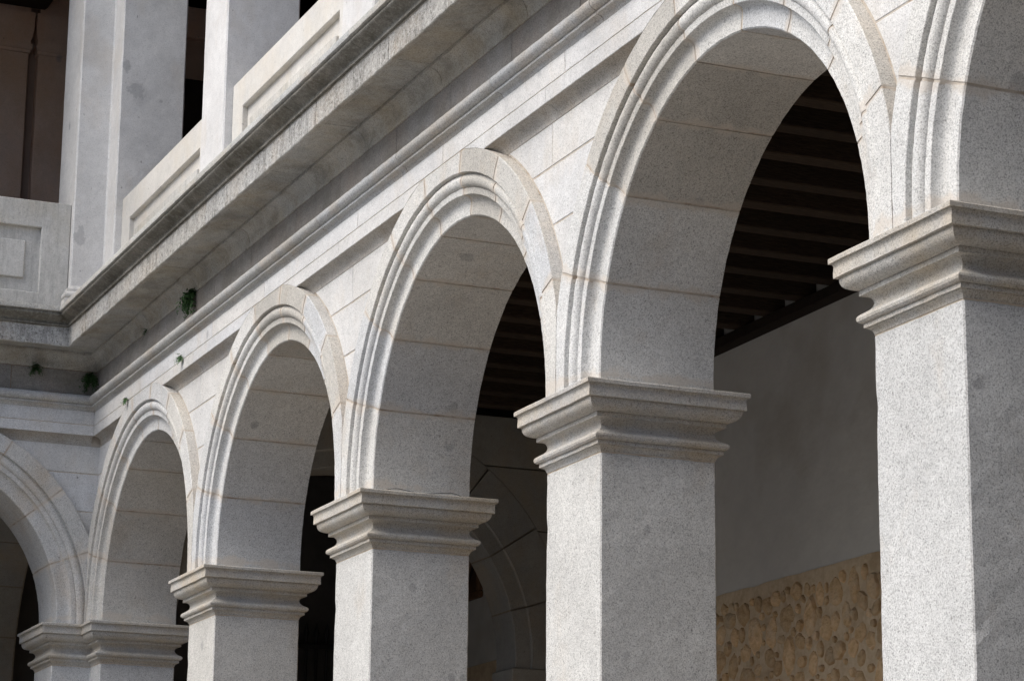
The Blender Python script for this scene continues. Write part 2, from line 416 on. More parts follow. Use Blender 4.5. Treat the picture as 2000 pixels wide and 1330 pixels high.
def voussoir(prof, a0, a1, amp=.0022):
    n = max(2, int((a1-a0)/1.25)); rings = []
    for i in range(n+1):
        th = a0+(a1-a0)*i/n; ring = []
        for rho, y in prof:
            ring.append(rough(arch_point(rho, y, th), amp))
        rings.append(ring)
    return loft(rings, True, True)
def build_arch(loc, label, T=ID, dx=0.0):
    t = thing('stone_arch', loc, label, 'arch', 'round granite arches of the lower arcade')
    gap = .27
    for i in range(NV):
        a0 = i*20+gap if i else -2
        a1 = (i+1)*20-gap if i < NV-1 else 182
        V, Fc = voussoir(ARCHP, a0, a1)
        V = [(x+dx, y, z) for x, y, z in V]
        o = mk('keystone' if i == NV//2 else 'voussoir', V, Fc, G_ARCH if T is ID else G_ARCHL, t, T, loc, smooth=32)
        o.data.materials.append(G_STEP)             # weathered outer step towards the recessed panels
        npf = len(ARCHP); ks = (npf-4, npf-3)
        for fi, f in enumerate(Fc[:-2]):
            if min(f) % npf in ks and (f[0] % npf) in ks: o.data.polygons[fi].material_index = 1
    for i in range(1, NV):
        V, Fc = voussoir([((p[0]+.0032 if p[0] < R+.001 else p[0]), (p[1]+.0032 if p[1] < .3 else p[1])) for p in ARCHP], i*20-.5, i*20+.5, .0045)
        V = [(x+dx, y, z) for x, y, z in V]
        mk('mortar_joint', V, Fc, MORTAR if i != 4 else MORTAR_L, t, T, loc)
    return t
alabels = ['narrowest-looking granite arch, in the corner at the far left of the main row', 'granite arch second from the corner, springing from the second pillar',
           'middle granite arch of the main row, with a dark oval spot on its soffit', 'large granite arch over the rubble wall, dark ceiling joists seen through it',
           'granite arch cut off by the right edge of the picture']
a0 = build_arch((0, 0, 0), alabels[0])
for k in range(1, 5):
    o = copy_tree(a0, (k*P, 0, 0)); o['label'] = alabels[k]
build_arch(MIR((XO, 0, 0)), 'granite arch of the left wing, cut off by the left edge of the picture', MIR)
build_arch(MIR((XO+P, 0, 0)), 'granite arch of the left wing outside the picture', MIR, P)

# ------------------------------------------------------------------ spandrel masonry
def xr(xc, z, r=ROUT+.013):      # right flank of an arch's ring at height z
    return xc + math.sqrt(max(0, r*r-(z-ZC)**2))
def xl(xc, z, r=ROUT+.013): return xc - math.sqrt(max(0, r*r-(z-ZC)**2))
def spandrel(xa, xb, org, label, T=ID, splits=(.42,), left_wall=None, right_wall=None):
    """xa, xb: centres of the arches left and right; walls cut the panel off at a plane"""
    t = thing('spandrel_wall', org, label, 'wall', 'wall panels between the arches')
    L = (lambda z: left_wall) if left_wall is not None else (lambda z: xr(xa, z))
    Rr = (lambda z: right_wall) if right_wall is not None else (lambda z: xl(xb, z))
    zmeet = ZC + math.sqrt(max(0, (ROUT+.013)**2-(P/2)**2)) if left_wall is None and right_wall is None else ZC+.05
    rows = [(zmeet+.01, 5.615), (5.615, 5.955), (5.955, ZB0-.077)]
    g = .004
    for ri, (za, zb) in enumerate(rows):
        za += g; zb -= g
        n = 10
        zs = [za+(zb-za)*i/n for i in range(n+1)]
        cuts = [None] + ([L(zb)+(Rr(zb)-L(zb))*s for s in splits] if ri == 2 else []) + [None]
        for ci in range(len(cuts)-1):
            lo, hi = cuts[ci], cuts[ci+1]
            left = [(max(L(z), (lo+g) if lo is not None else -99), z) for z in zs]
            right = [(min(Rr(z), (hi-g) if hi is not None else 99), z) for z in zs]
            if any(b_[0]-a[0] < .004 for a, b_ in zip(left, right)):
                pts = [(a, b_) for a, b_ in zip(left, right) if b_[0]-a[0] > .004]
                left = [a for a, b_ in pts]; right = [b_ for a, b_ in pts]
            if len(left) < 2: continue
            V, Fc = prism_y(left + right[::-1], -.017+.002*random.random(), .6, .004)
            mk('block', V, Fc, G_WALL, t, T, org)
    if left_wall is None:
        xm = (xa+xb)/2
        V, Fc = cbox(xm-.008, xm+.008, -BO+.008, .5, 4.6115, ZC+.355, .002); V = [rough(v, .003, 9) for v in V]; mk('mortar_joint', V, Fc, MORTAR_L, t, T, org)
        V, Fc = cbox(xm-.09, xm+.09, -.012, .5, ZC+.30, zmeet+.03, .002); mk('mortar_joint', V, Fc, MORTAR, t, T, org)
    n = 16; zs = [rows[0][0]+(ZB0+.05-rows[0][0])*i/n for i in range(n+1)]
    poly = [(L(z)-.02*(left_wall is None), z) for z in zs] + [(Rr(z)+.02*(right_wall is None), z) for z in zs][::-1]
    V, Fc = prism_y(poly, -.0125, .55, .001); mk('mortar_joint', V, Fc, MORTAR, t, T, org)
    return t
slabels = ['narrow wall panel between the corner and the far left arch', 'triangular wall panel between the far left arch and the second arch',
           'triangular wall panel between the second arch and the middle arch', 'triangular wall panel between the middle arch and the large arch',
           'triangular wall panel between the large arch and the cut-off right arch', 'triangular wall panel right of the cut-off arch']
spandrel(None, XO, (XW, 0, 0), slabels[0], splits=(), left_wall=XW+.002)
for k in range(1, 5):
    spandrel((k-1)*P+XO, k*P+XO, (k*P+XO-P/2, 0, 0), slabels[k], splits=((.38,), (.45,), (.36,), (.5,))[k-1])
spandrel(None, XO, (XW, XW, 0), 'coursed wall panel of the left wing beside the corner', MIR, splits=(), left_wall=XW+.002)
spandrel(XO, P+XO, MIR((P+XO-P/2, 0, 0)), 'triangular wall panel of the left wing outside the picture', MIR)

# ------------------------------------------------------------------ entablature: courses of blocks
XR = 5*P+.4
def course(t, name, prof, joints, mat, T, org, first_mitre=True, seg=.05, amp=.0025, smooth=30, gap=.0035):
    """prof: closed (o, z) polygon, o = distance in front of y=0; blocks between the joints along x"""
    prof = orient(prof)
    obs = []
    for i in range(len(joints)-1):
        s0, s1 = joints[i], joints[i+1]
        n = max(2, int((s1-s0)/seg)); rings = []
        for k in range(n+1):
            ring = []
            for o, z in prof:
                a = (XW+o if (i == 0 and first_mitre) else s0+gap); b_ = s1-gap
                x = a+(b_-a)*k/n
                ring.append(rough((x, -o, z), amp))
            rings.append(ring)
        V, Fc = loft(rings, True, True)
        obs.append(mk(name, V, [f[::-1] for f in Fc], mat, t, T, org, smooth=smooth))
    return obs
def jit(a, b_, step, seed, off=0):
    r = random.Random(seed); out = [a]; x = a+step*(.7+off)
    while x < b_-step*.5:
        out.append(x+r.uniform(-.12, .12)*step); x += step
    return out+[b_]
def arc(c, a, b_, t0, t1, n): return quarter(c, a, b_, t0, t1, n)
BAND_T = [(BO, ZJ+.003), (BO, ZB1-.004), (BO-.002, ZB1), (-.55, ZB1), (-.55, ZJ+.003)]
TORUS = [(-.5, ZB1+.002), (BO-.002, ZB1+.002), (BO+.002, 6.512), (.099, 6.522), (.112, 6.530), (.125, 6.533), (.133, 6.534), (.134, 6.536), (.134, 6.548), (.128, 6.551), (.120, 6.5515)] + \
        arc((.124, 6.594), .050, .0415, -80, 90, 14) + [(.104, 6.634), (.094, 6.636), (-.5, 6.636)]
FRIEZE = [(-.5, 6.639), (.090, 6.639), (.090, 6.70), (.090, 6.78), (.090, 6.856), (-.5, 6.856)]
BED = [(-.5, 6.862), (.088, 6.862), (.094, 6.866)] + [(.094+.070*(1-math.cos(math.radians(a))), 6.868+.118*math.sin(math.radians(a))) for a in range(8, 91, 9)] + [(.172, 6.988), (.172, 7.008), (-.5, 7.008)]
CORONA = [(-.5, 7.011), (.39, 7.011), (.40, 7.008), (.405, 6.988), (.415, 6.984), (.438, 6.984), (.443, 6.990), (.444, 7.05), (.444, 7.10), (.443, 7.147), (.448, 7.150), (-.5, 7.150)]
CYMA = [(-.5, 7.153), (.446, 7.153), (.446, 7.156), (.463, 7.157), (.465, 7.171), (.458, 7.174)] + [(.462+.074*t - .022*math.sin(t*2*math.pi), 7.176+.078*t) for t in [i/12 for i in range(13)]] + \
       [(.538, 7.256), (.538, 7.262), (-.5, 7.262)]
FILLET = [(-.6, 7.2635), (.552, 7.2635), (.558, 7.267), (.560, 7.290), (.556, ZTOP), (-.6, ZTOP)]
COVE = .078       # hollow under the band, running down into the panels
def band_low(t, xa, xb, T, org, left=None, right=None):
    """lower strip of the frieze band between two arch rings, with the hollow moulding under it"""
    prof = [(BO, ZJ-.003), (BO, (ZJ+ZB0)/2), (BO, ZB0+.003), (BO-.003, ZB0)]
    nf = len(prof)-1
    prof += [(BO-.003-(BO-.020)*math.sin(math.radians(a)), ZB0-COVE+COVE*math.cos(math.radians(a))) for a in range(9, 91, 9)]
    nc = len(prof)-1
    prof += [(-.4, ZB0-COVE), (-.4, ZJ-.003)]
    L = lambda z: left if left is not None else xr(xa, z, ROUT+.0005)
    Rr = lambda z: right if right is not None else xl(xb, z, ROUT+.0005)
    w0 = Rr(ZB0)-L(ZB0)
    cuts = [None, L(ZB0)+w0*.42, None] if w0 > 1.2 and right is None and left is None else [None, None]
    for ci in range(len(cuts)-1):
        lo, hi = cuts[ci], cuts[ci+1]
        n = 24; rings = []
        for k in range(n+1):
            ring = []
            for o, z in prof:
                a = L(z) if lo is None else lo+.002
                b_ = Rr(z) if hi is None else hi-.002
                ring.append(rough((a+(b_-a)*k/n, -o, z), .0018))
            rings.append(ring)
        V, Fc = loft(rings, True, True)
        o = mk('band_block', V, Fc, G_WALL, t, T, org, smooth=30); o.data.materials.append(G_BROWN)
        npf = len(prof)
        for fi, f in enumerate(Fc[:-2]):
            if nf <= min(q % npf for q in f) < nc: o.data.polygons[fi].material_index = 1
def entablature(T, org, x_end, label, seed, nb):
    t = thing('moulded_cornice', org, label, 'cornice', 'stone cornices above the arches')
    xs = [None]+[k*P+XO for k in range(nb)]+[None]
    band_low(t, None, XO, T, org, left=XW+BO)
    for k in range(nb-1): band_low(t, k*P+XO, (k+1)*P+XO, T, org)
    band_low(t, (nb-1)*P+XO, None, T, org, right=x_end)
    jj = [XW]
    for k in range(nb): jj += [k*P+XO-.02+random.uniform(-.1, .1), k*P+XO+1.86+random.uniform(-.25, .25)]
    jj = [j for j in jj if j < x_end-.3]+[x_end]
    course(t, 'band_block', BAND_T, jj, G_WALL, T, org)
    course(t, 'torus_block', TORUS, jit(XW, x_end, 1.5, seed, .55), G_TORUS, T, org)
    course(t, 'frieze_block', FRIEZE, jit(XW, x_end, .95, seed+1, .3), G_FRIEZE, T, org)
    jc = jit(XW, x_end, 1.33, seed+2, .72)
    course(t, 'bed_block', BED, jc, G_SOFFIT, T, org, smooth=40)
    obs = course(t, 'corona_block', CORONA, jc, G_CORONA, T, org, amp=.005, seg=.035)
    for o in obs:                                   # soffit is a smoother, browner face than the weathered front
        me = o.data; me.materials.append(G_SOFFIT)
        for p in me.polygons:
            if p.normal.z < -.5: p.material_index = 1
    course(t, 'cyma_block', CYMA, jit(XW, x_end, 1.33, seed+3, .4), G_CYMA, T, org)
    course(t, 'top_fillet', FILLET, jit(XW, x_end, 1.33, seed+3, .4), G_FIL, T, org, amp=.0025)
    core = [(.086, ZJ+.01), (.086, ZB1+.01), (.084, 6.855), (.084, 7.03), (.432, 7.03), (.437, 7.14), (.44, 7.165), (.45, 7.20), (.53, 7.272), (.53, ZTOP-.01), (-.45, ZTOP-.01), (-.45, ZJ+.01)]
    course(t, 'mortar_joint', core, [XW, x_end], MORTAR_D, T, org, amp=0, seg=3)
    course(t, 'mortar_joint', [(BO-.0035, ZJ-.02), (BO-.0035, ZB1+.001), (-.4, ZB1+.001), (-.4, ZJ-.02)], [XW, x_end], MORTAR_L, T, org, amp=0, seg=3)
    return t
entablature(ID, (XW, 0, ZB0), XR, 'long moulded granite cornice and string course running over the main arches', 11, 5)
entablature(MIR, (XW, XW, ZB0), 2*P+.4, 'moulded granite cornice of the left wing meeting the corner', 31, 2)

# ------------------------------------------------------------------ upper storey: pillars and parapets
UY, UW = -.07, .62
UPROF = [(.055, ZTOP+.002), (.055, 7.50), (.050, 7.507), (.036, 7.512)] + [(.036+.022*math.sin(math.radians(a)), 7.54-.028*math.cos(math.radians(a))) for a in range(10, 171, 16)] + [(.034, 7.572), (.030, 7.578), (.030, 7.60), (.004, 7.63), (0, 7.64)]
USH = [(0, 7.64)] + [(0, 7.64+.12*i) for i in range(1, 34)] + [(0, 11.8)]
UCAP = [(0, 11.8), (.02, 11.81), (.02, 11.84), (.0, 11.86), (.0, 11.95), (.05, 12.0), (.09, 12.06), (.09, 12.15), (0, 12.15)]
UP_LABEL = ['', 'upper pillar with a bright front and a pinkish grey side, right of the corner pillar', 'upper pillar only just showing at the top edge, above the cornice', 'upper pillar above the large arch outside the picture', 'upper pillar above the right pillar outside the picture', 'last upper pillar outside the picture']
def upillar(plan, loc, label, T=ID, name='upper_pillar'):
    t = thing(name, loc, label, 'pillar', 'pillars of the upper gallery')
    V, Fc = ring_sweep(soften(plan, .012), USH, seg=.1, amp=.0025, cap_bot=False); mk('shaft', V, Fc, G_UP, t, T, loc)
    V, Fc = ring_sweep(plan, UPROF, seg=.1, amp=.002, cap_bot=False); mk('base', V, Fc, G_UP, t, T, loc, smooth=30)
    V, Fc = ring_sweep(plan, UCAP, seg=1, amp=0, cap_bot=False); mk('capital', V, Fc, G_UP, t, T, loc, smooth=30)
    return t
up_plan = [(-W/2-UW/2, UY), (-W/2+UW/2, UY), (-W/2+UW/2, UY+UW-.02), (-W/2-UW/2, UY+UW-.02)]
cp = XW+.07
ucor = [(cp, XW-.03), (cp, UY), (.03, UY), (.03, .53), (XW-.56, .53), (XW-.56, XW-.03)]
upillar(ucor, (-.3, .1, ZTOP), 'upper corner pillar of pale granite with a large grey oval spot', name='upper_corner_pillar')
u1 = upillar(up_plan, (0, 0, 0), 'x')
for k in range(1, 6):
    o = u1 if k == 1 else copy_tree(u1, (0, 0, 0))
    o.location = (k*P, 0, 0); o['label'] = UP_LABEL[k]
upillar([(x+P, y) for x, y in up_plan], MIR((P, 0, ZTOP)), 'upper pillar of the left wing outside the picture', MIR)

def panel_profile_box(x0, x1, z0, z1, rx, rz0, rz1, dep, y=0, back=.24):
    """slab with a rectangular recess in its face: returns frame mesh"""
    V = []; Fc = []
    c = .006
    def rect(a, b_, c0, c1, yy): return [(a, yy, c0), (b_, yy, c0), (b_, yy, c1), (a, yy, c1)]
    rings = [rect(x0, x1, z0, z1, back), rect(x0, x1, z0, z1, y+c), rect(x0+c, x1-c, z0+c, z1-c, y), rect(x0+rx-c, x1-rx+c, rz0-c, rz1+c, y),
             rect(x0+rx, x1-rx, rz0, rz1, y+c), rect(x0+rx, x1-rx, rz0, rz1, y+dep)]
    V, Fc = loft(rings, True, True)
    return V, [f for f in Fc]
def parapet(x0, x1, org, label, T=ID, mats=(G_PAR, G_PAR), wm=G_PARD):
    t = thing('parapet_panel', org, label, 'parapet', 'panelled parapets of the upper gallery')
    V, Fc = panel_profile_box(x0, x1, ZTOP+.002, 8.406, .26, 7.56, 8.160, .045)
    mk('frame', V, Fc, mats[0], t, T, org)
    V, Fc = cbox(x0+.26+.135, x1-.26-.135, .018, .06, 7.685, 8.03, .008); mk('raised_field', V, Fc, wm, t, T, org)
    return t
PL = ['panelled parapet between the upper corner pillar and the next upper pillar', 'bright panelled parapet at the top edge, right of the upper pillar', 'parapet above the middle arch outside the picture', 'parapet above the large arch outside the picture', 'parapet above the right arch outside the picture']
ul = lambda k: k*P-W/2-UW/2; ur = lambda k: k*P-W/2+UW/2
parapet(.034, ul(1)-.003, (1.4, 0, ZTOP), PL[0])
for k in range(1, 5): parapet(ur(k)+.003, ul(k+1)-.003, (k*P+1.4, 0, ZTOP), PL[k])
parapet(.034, ul(1)-.003, MIR((1.4, 0, ZTOP)), 'weathered parapet of the left wing with a stained raised panel', MIR, mats=(G_PARD, G_PARD))
parapet(ur(1)+.003, 2*P, MIR((1.4+P, 0, ZTOP)), 'parapet of the left wing outside the picture', MIR)

# ------------------------------------------------------------------ galleries: floors, walls, ceilings
def gallery(T, x_end, tagname, nm):
    def S(name, V, Fc, m): return tag(mk(name, V, Fc, m, None, T), kind='structure')
    V, Fc = cbox(XW-YB-.3, x_end, .56, YB+.3, 7.05, 7.29, .002); S('upper_floor_'+nm, V, Fc, BOARD)
    V, Fc = cbox(XW-YB-.3, x_end, YB+.002, YB+.5, 7.3, 12.3, .002); S('upper_wall_'+nm, V, Fc, PLASTER_U)
    V, Fc = cbox(XW-YB-.3, x_end, .5, YB+.5, 12.16, 12.3, .002); S('upper_ceiling_'+nm, V, Fc, BOARD)
    V, Fc = cbox(XW-YB-.3, x_end, -.2, YB+.3, -.2, .15, .01); S('gallery_floor_'+nm, V, Fc, FLOOR)  # unseen slab, added dark to cut light bouncing inside the gallery
    V, Fc = cbox(x_end-.2, x_end, .66, YB, 0, 12.2, .002); S('gallery_end_blocker_'+nm, V, Fc, PLASTER)  # unseen, added to stop light entering at the cut-off end
    V, Fc = cbox(XW-.1, x_end, -.12, .6, 12.152, 12.9, .01); S('upper_architrave_'+nm, V, Fc, G_UP)
    V = [(XW-.3, -.3, 12.9), (x_end, -.3, 12.9), (x_end, -.3, 12.98), (XW-.3, -.3, 12.98), (XW-5, YB+.5, 14.6), (x_end, YB+.5, 14.6), (XW-5, YB+.5, 12.9), (x_end, YB+.5, 12.9)]
    S('roof_'+nm, V, [(0, 1, 2, 3), (3, 2, 5, 4), (0, 6, 7, 1), (4, 5, 7, 6), (1, 7, 5, 2), (0, 3, 4, 6)], TILE)
gallery(ID, XR, '', 'main'); gallery(MIR, 2*P+.4, '', 'side')

# unseen wings of the court, added to block low sky light
def blocker_wing(name, a, b_, out, label):
    a, b_, out = Vector(a), Vector(b_), Vector(out); d = (b_-a).normalized(); L = (b_-a).length
    t = thing(name, tuple(a), label, 'building', 'unseen wings added to block low sky light')
    def sl(nm, s0, s1, o0, o1, z0, z1, m):
        V, Fc = cbox(s0, s1, o0, o1, z0, z1, .01)
        V = [tuple(d*x + out*y + Vector((0, 0, z))) for x, y, z in V]
        if d.cross(out).z < 0: Fc = [f[::-1] for f in Fc]
        mk(nm, V, Fc, m, t)
    sl('wall', 0, L, -5, 0, 0, 12.5, G_WALL); sl('cornice', 0, L, .001, .45, 7.0, 7.3, G_CORONA); sl('eaves', 0, L, .001, .5, 12.3, 12.6, G_UP)
    sl('roof', 0, L, -5, .55, 12.61, 12.9, TILE)
    k = 1.2
    while k+2.4 < L:
        sl('arch_opening', k, k+2.4, .002, .02, .1, 5.7, BOARD); sl('upper_opening', k, k+2.4, .002, .02, 8.4, 11.6, BOARD); k += 3.4
blocker_wing('right_blocker_wing', (29, -30, 0), (29, 1, 0), (-1, 0, 0), 'right wing of the court, added outside the picture to block low sky light')
blocker_wing('front_blocker_wing', (-1, -29, 0), (29, -29, 0), (0, 1, 0), 'wing of the court behind the camera, added outside the picture to block low sky light')

# back walls of the lower galleries
ZR = 4.69
wall = thing('gallery_back_wall', (5, YB, 0), 'grey plastered gallery wall above a band of brown rubble stone', 'wall')
V, Fc = cbox(XW-YB-.3, XR, YB, YB+.4, ZR, 7.05, .003); mk('plaster', V, Fc, PLASTER, wall, ID, (5, YB, 0))
nx, nz = 230, 40
x0, x1, z0, z1 = .6, 9.6, 3.2, ZR+.012
V = []; Fc = []
for j in range(nz+1):
    for i in range(nx+1):
        x = x0+(x1-x0)*i/nx; z = z0+(z1-z0)*j/nz
        n1 = noise.noise(Vector((x*9, 0, z*9)))*.010+noise.noise(Vector((x*26, 3, z*26)))*.006
        f = min(1, max(0, (ZR+.012-z)/.03))
        V.append((x, YB-.012+n1*f-.004*f, z + (noise.noise(Vector((x*4, 7, 0)))*.012 if j == nz else 0)))
for j in range(nz):
    for i in range(nx): a = j*(nx+1)+i; Fc.append((a, a+1, a+nx+2, a+nx+1))
mk('rubble_mortar', V, Fc, RUB_M, wall, ID, (5, YB, 0), smooth=60)
V, Fc = cbox(XW-YB-.3, XR, YB+.003, YB+.4, 0, ZR-.002, .002); mk('wall_core', V, Fc, RUB_M, wall, ID, (5, YB, 0))
rs = random.Random(5); stones = []
tries = 0
while tries < 30000 and len(stones) < 900:
    tries += 1
    x, z = rs.uniform(.7, 9.5), rs.uniform(3.25, ZR-.09)
    a = rs.uniform(.06, .125)*(1 if tries < 7000 else .62 if tries < 16000 else .38); asp = rs.uniform(.8, 1.6)
    b_ = a*asp
    if z+b_ > ZR-.05: continue
    ok = True
    for (X, Z, A, B) in stones:
        if ((x-X)/(a+A+.012))**2+((z-Z)/(b_+B+.012))**2 < .93: ok = False; break
    if ok: stones.append((x, z, a, b_))
def stone_mesh(x, z, a, b_, seed):
    r = random.Random(seed); n = 11; rings = []
    ph = r.uniform(0, 6); rot = r.uniform(-.9, .9)
    rad = [1+r.uniform(-.13, .12)+.10*math.sin(2*k*2*math.pi/n+ph) for k in range(n)]
    h = r.uniform(.016, .038)
    tx, tz = r.uniform(-.35, .35), r.uniform(-.35, .35)
    V = []; Fc = []
    for s, yy in ((1.04, .012), (1.0, -.004), (.86, -.75*h), (.5, -h)):
        for k in range(n):
            t = k/n*2*math.pi+rot
            px, pz = a*rad[k]*s*math.cos(t), b_*rad[k]*s*math.sin(t)
            V.append((x+px, YB-.013+yy+(tx*px+tz*pz)*.18*(yy < -.005)+r.uniform(-.003, .003), z+pz))
    V.append((x, YB-.013-h*1.05, z))
    for i in range(3):
        for k in range(n):
            p, q = i*n+k, i*n+(k+1) % n; Fc.append((p, q, q+n, p+n))
    for k in range(n): Fc.append((3*n+k, 3*n+(k+1) % n, 4*n))
    return V, Fc
def seen(s): return 3.0 < s[0] < 6.4 and s[1] > 3.62
vis = [s for s in stones if seen(s)][:300]; rest = [s for s in stones if s not in vis]
for i, s in enumerate(vis):
    V, Fc = stone_mesh(*s, i); mk('rubble_stone', V, Fc, RUB_S, wall, ID, (5, YB, 0), smooth=45)
V, Fc = merge([stone_mesh(*s, 1000+i) for i, s in enumerate(rest)])
tag(mk('rubble_stones', V, Fc, RUB_S, wall, ID, (5, YB, 0), smooth=45), kind='stuff')
lw = MIR((3, YB, 0))
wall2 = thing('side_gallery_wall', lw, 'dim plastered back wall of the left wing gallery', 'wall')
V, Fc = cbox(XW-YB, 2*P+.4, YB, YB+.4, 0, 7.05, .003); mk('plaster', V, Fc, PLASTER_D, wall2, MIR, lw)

# timber ceilings: wall plates and joists
def ceiling(T, x_from, x_to, org, label, z=6.8):
    t = thing('joist_ceiling', org, label, 'ceiling')
    V, Fc = cbox(x_from, x_to, YB-.13, YB-.004, 6.705, z-.003, .008); mk('wall_plate', V, Fc, BOARD, t, T, org)
    x = x_from+.2; n = 0
    while x < x_to-.2:
        V, Fc = cbox(x-.075, x+.075, .60, YB-.004, z, 7.03, .008)
        V = [rough(v, .006, 3) for v in V]
        mk('joist', V, Fc, WOOD, t, T, org); x += .515+.02*math.sin(n*2.3); n += 1
    V, Fc = cbox(x_from, x_to, .565, YB-.002, 7.032, 7.048, .002); mk('ceiling_boards', V, Fc, BOARD, t, T, org)
ceiling(ID, .02, XR-.2, (6, 2.3, 6.8), 'dark timber joist ceiling of the gallery seen through the arches')
ceiling(MIR, .02, 2*P+.2, MIR((2, 2.3, 6.8)), 'dark timber ceiling of the left wing gallery')
V, Fc = cbox(XW-YB, -.55, .7, YB, 6.98, 7.04, .002)
tag(mk('corner_ceiling', V, Fc, BOARD), kind='structure')

# transverse arches closing the galleries at the corner
TY, TZ, TR, TRO = 2.28, 4.55, 1.62, 2.165
def transverse(T, org, label):
    t = thing('transverse_arch', org, label, 'arch', 'inner arches across the gallery corner')
    prof = [(TR, -.5), (TR, -.055), (TR+.008, -.047), (TR+.15, -.047), (TR+.16, -.042), (TR+.165, -.030), (TR+.17, -.030), (TRO, -.030), (TRO, -.5)]
    for i in range(10):
        b0, b1 = -4+i*18.8+.25, -4+(i+1)*18.8-.25
        n = 10; rings = []
        for k in range(n+1):
            th = math.radians(min(184, max(-4, b0+(b1-b0)*k/n))); ring = []
            for rho, x in prof:
                y = TY+rho*math.cos(th); zz = TZ+rho*math.sin(th)
                y = max(y, .668); y = min(y, YB-.004)
                ring.append(rough((x, y, zz), .003))
            rings.append(ring)
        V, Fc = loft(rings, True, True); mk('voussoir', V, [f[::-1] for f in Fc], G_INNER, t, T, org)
    # coursed wall round the arch
    rows = [TZ+.02, 5.13, 5.72, 6.30, 6.78]
    for ri in range(4):
        za, zb = rows[ri]+.006, rows[ri+1]-.006
        for side in (-1, 1):
            n = 12; pts = []
            for k in range(n+1):
                z = za+(zb-za)*k/n
                q = (TRO+.006)**2-(z-TZ)**2
                yy = TY+side*math.sqrt(q) if q > 0 else TY+side*.004
                pts.append((yy, z))
            edge = YB-.004 if side > 0 else .668
            if all(p[0]*side > edge*side-.02 for p in pts): continue
            pts = [(min(p[0], edge-.004) if side > 0 else max(p[0], edge+.004), p[1]) for p in pts]
            poly = pts+[(edge, zb), (edge, za)]
            V, Fc = prism_y(poly, 0, .46, .006)
            V = [(-.032-y, x, z) for x, y, z in V]
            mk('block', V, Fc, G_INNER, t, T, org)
    # mortar core
    n = 24; poly = [(TY+(TR+.008)*math.cos(math.radians(a)), TZ+(TR+.008)*math.sin(math.radians(a))) for a in range(0, 181, 6)]
    poly = [(p[0] if p[0] > .672 else .672, p[1]) for p in poly] + [(.67, 6.775), (YB-.006, 6.775), (YB-.006, TZ)]
    V, Fc = prism_y(poly, 0, .44, .001); V = [(-.075-y, x, z) for x, y, z in V]
    mk('mortar_core', V, Fc, MORTAR_M, t, T, org)
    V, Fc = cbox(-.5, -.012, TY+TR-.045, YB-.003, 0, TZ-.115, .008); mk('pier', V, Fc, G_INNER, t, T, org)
    return t
transverse(ID, (-.25, TY, 0), 'dim inner stone arch across the gallery end, seen behind the middle pillar')
transverse(MIR, MIR((-.25, TY, 0)), 'dark inner stone arch of the left wing, seen through the cut-off left arch')

# ------------------------------------------------------------------ things in the dim gallery corner
pt = thing('framed_painting', (-2.2, YB, 5.3), 'brown framed painting with a dark oval on the dim wall behind the middle pillar', 'painting')
px0, px1, pz0, pz1 = -2.72, -1.81, 5.345, 6.35; o_ = (-2.2, YB, 5.3)
for nm, bx in (('frame_bar', (px0, px1, pz0, pz0+.07)), ('frame_bar', (px0, px1, pz1-.07, pz1)), ('frame_bar', (px0, px0+.07, pz0+.071, pz1-.071)), ('frame_bar', (px1-.07, px1, pz0+.071, pz1-.071))):
    V, Fc = cbox(bx[0], bx[1], YB-.06, YB-.003, bx[2], bx[3], .012); mk(nm, V, Fc, FRAME, pt, ID, o_)
V, Fc = cbox(px0+.06, px1-.06, YB-.035, YB-.004, pz0+.06, pz1-.06, .002); canvas = mk('canvas', V, Fc, PAINTING, pt, ID, o_)
n = 40; ro = [((px0+px1)/2+.33*math.cos(k/n*2*math.pi), YB-.04, (pz0+pz1)/2+.36*math.sin(k/n*2*math.pi)) for k in range(n)]
ri_ = [((px0+px1)/2+.29*math.cos(k/n*2*math.pi), YB-.045, (pz0+pz1)/2+.32*math.sin(k/n*2*math.pi)) for k in range(n)]
ri2 = [(x, YB-.036, z) for x, y, z in ri_]; ro2 = [(x, YB-.036, z) for x, y, z in ro]
V, Fc = loft([ro2, ro, ri_, ri2], True, False); mk('oval_border', V, Fc, OVAL, canvas, ID, o_)

gt = thing('iron_grille', (-4.5, 3.2, 0), 'tall black iron grille with spiked bars in the dark corner', 'grille')
go = (-4.5, 3.2, 0); gx = -4.52
def bar(x, y, z0, z1, r, n=8, spike=0):
    rings = [[(x+r*math.cos(k/n*2*math.pi), y+r*math.sin(k/n*2*math.pi), z) for k in range(n)] for z in (z0, z1)]
    if spike:
        rings.append([(x+2.0*r*math.cos(k/n*2*math.pi), y+2.0*r*math.sin(k/n*2*math.pi), z1+.05) for k in range(n)])
        rings.append([(x+.1*r*math.cos(k/n*2*math.pi), y+.1*r*math.sin(k/n*2*math.pi), z1+spike) for k in range(n)])
    return loft(rings)
for i in range(13):
    V, Fc = bar(gx, 2.45+i*.115, .1, 5.2, .017, spike=.17); mk('bar', V, Fc, IRON, gt, ID, go, smooth=40)
for zz in (.25, 2.6, 5.08):
    V, Fc = cbox(gx-.03, gx+.03, 2.35, 3.95, zz, zz+.06, .006); mk('rail', V, Fc, IRON, gt, ID, go)

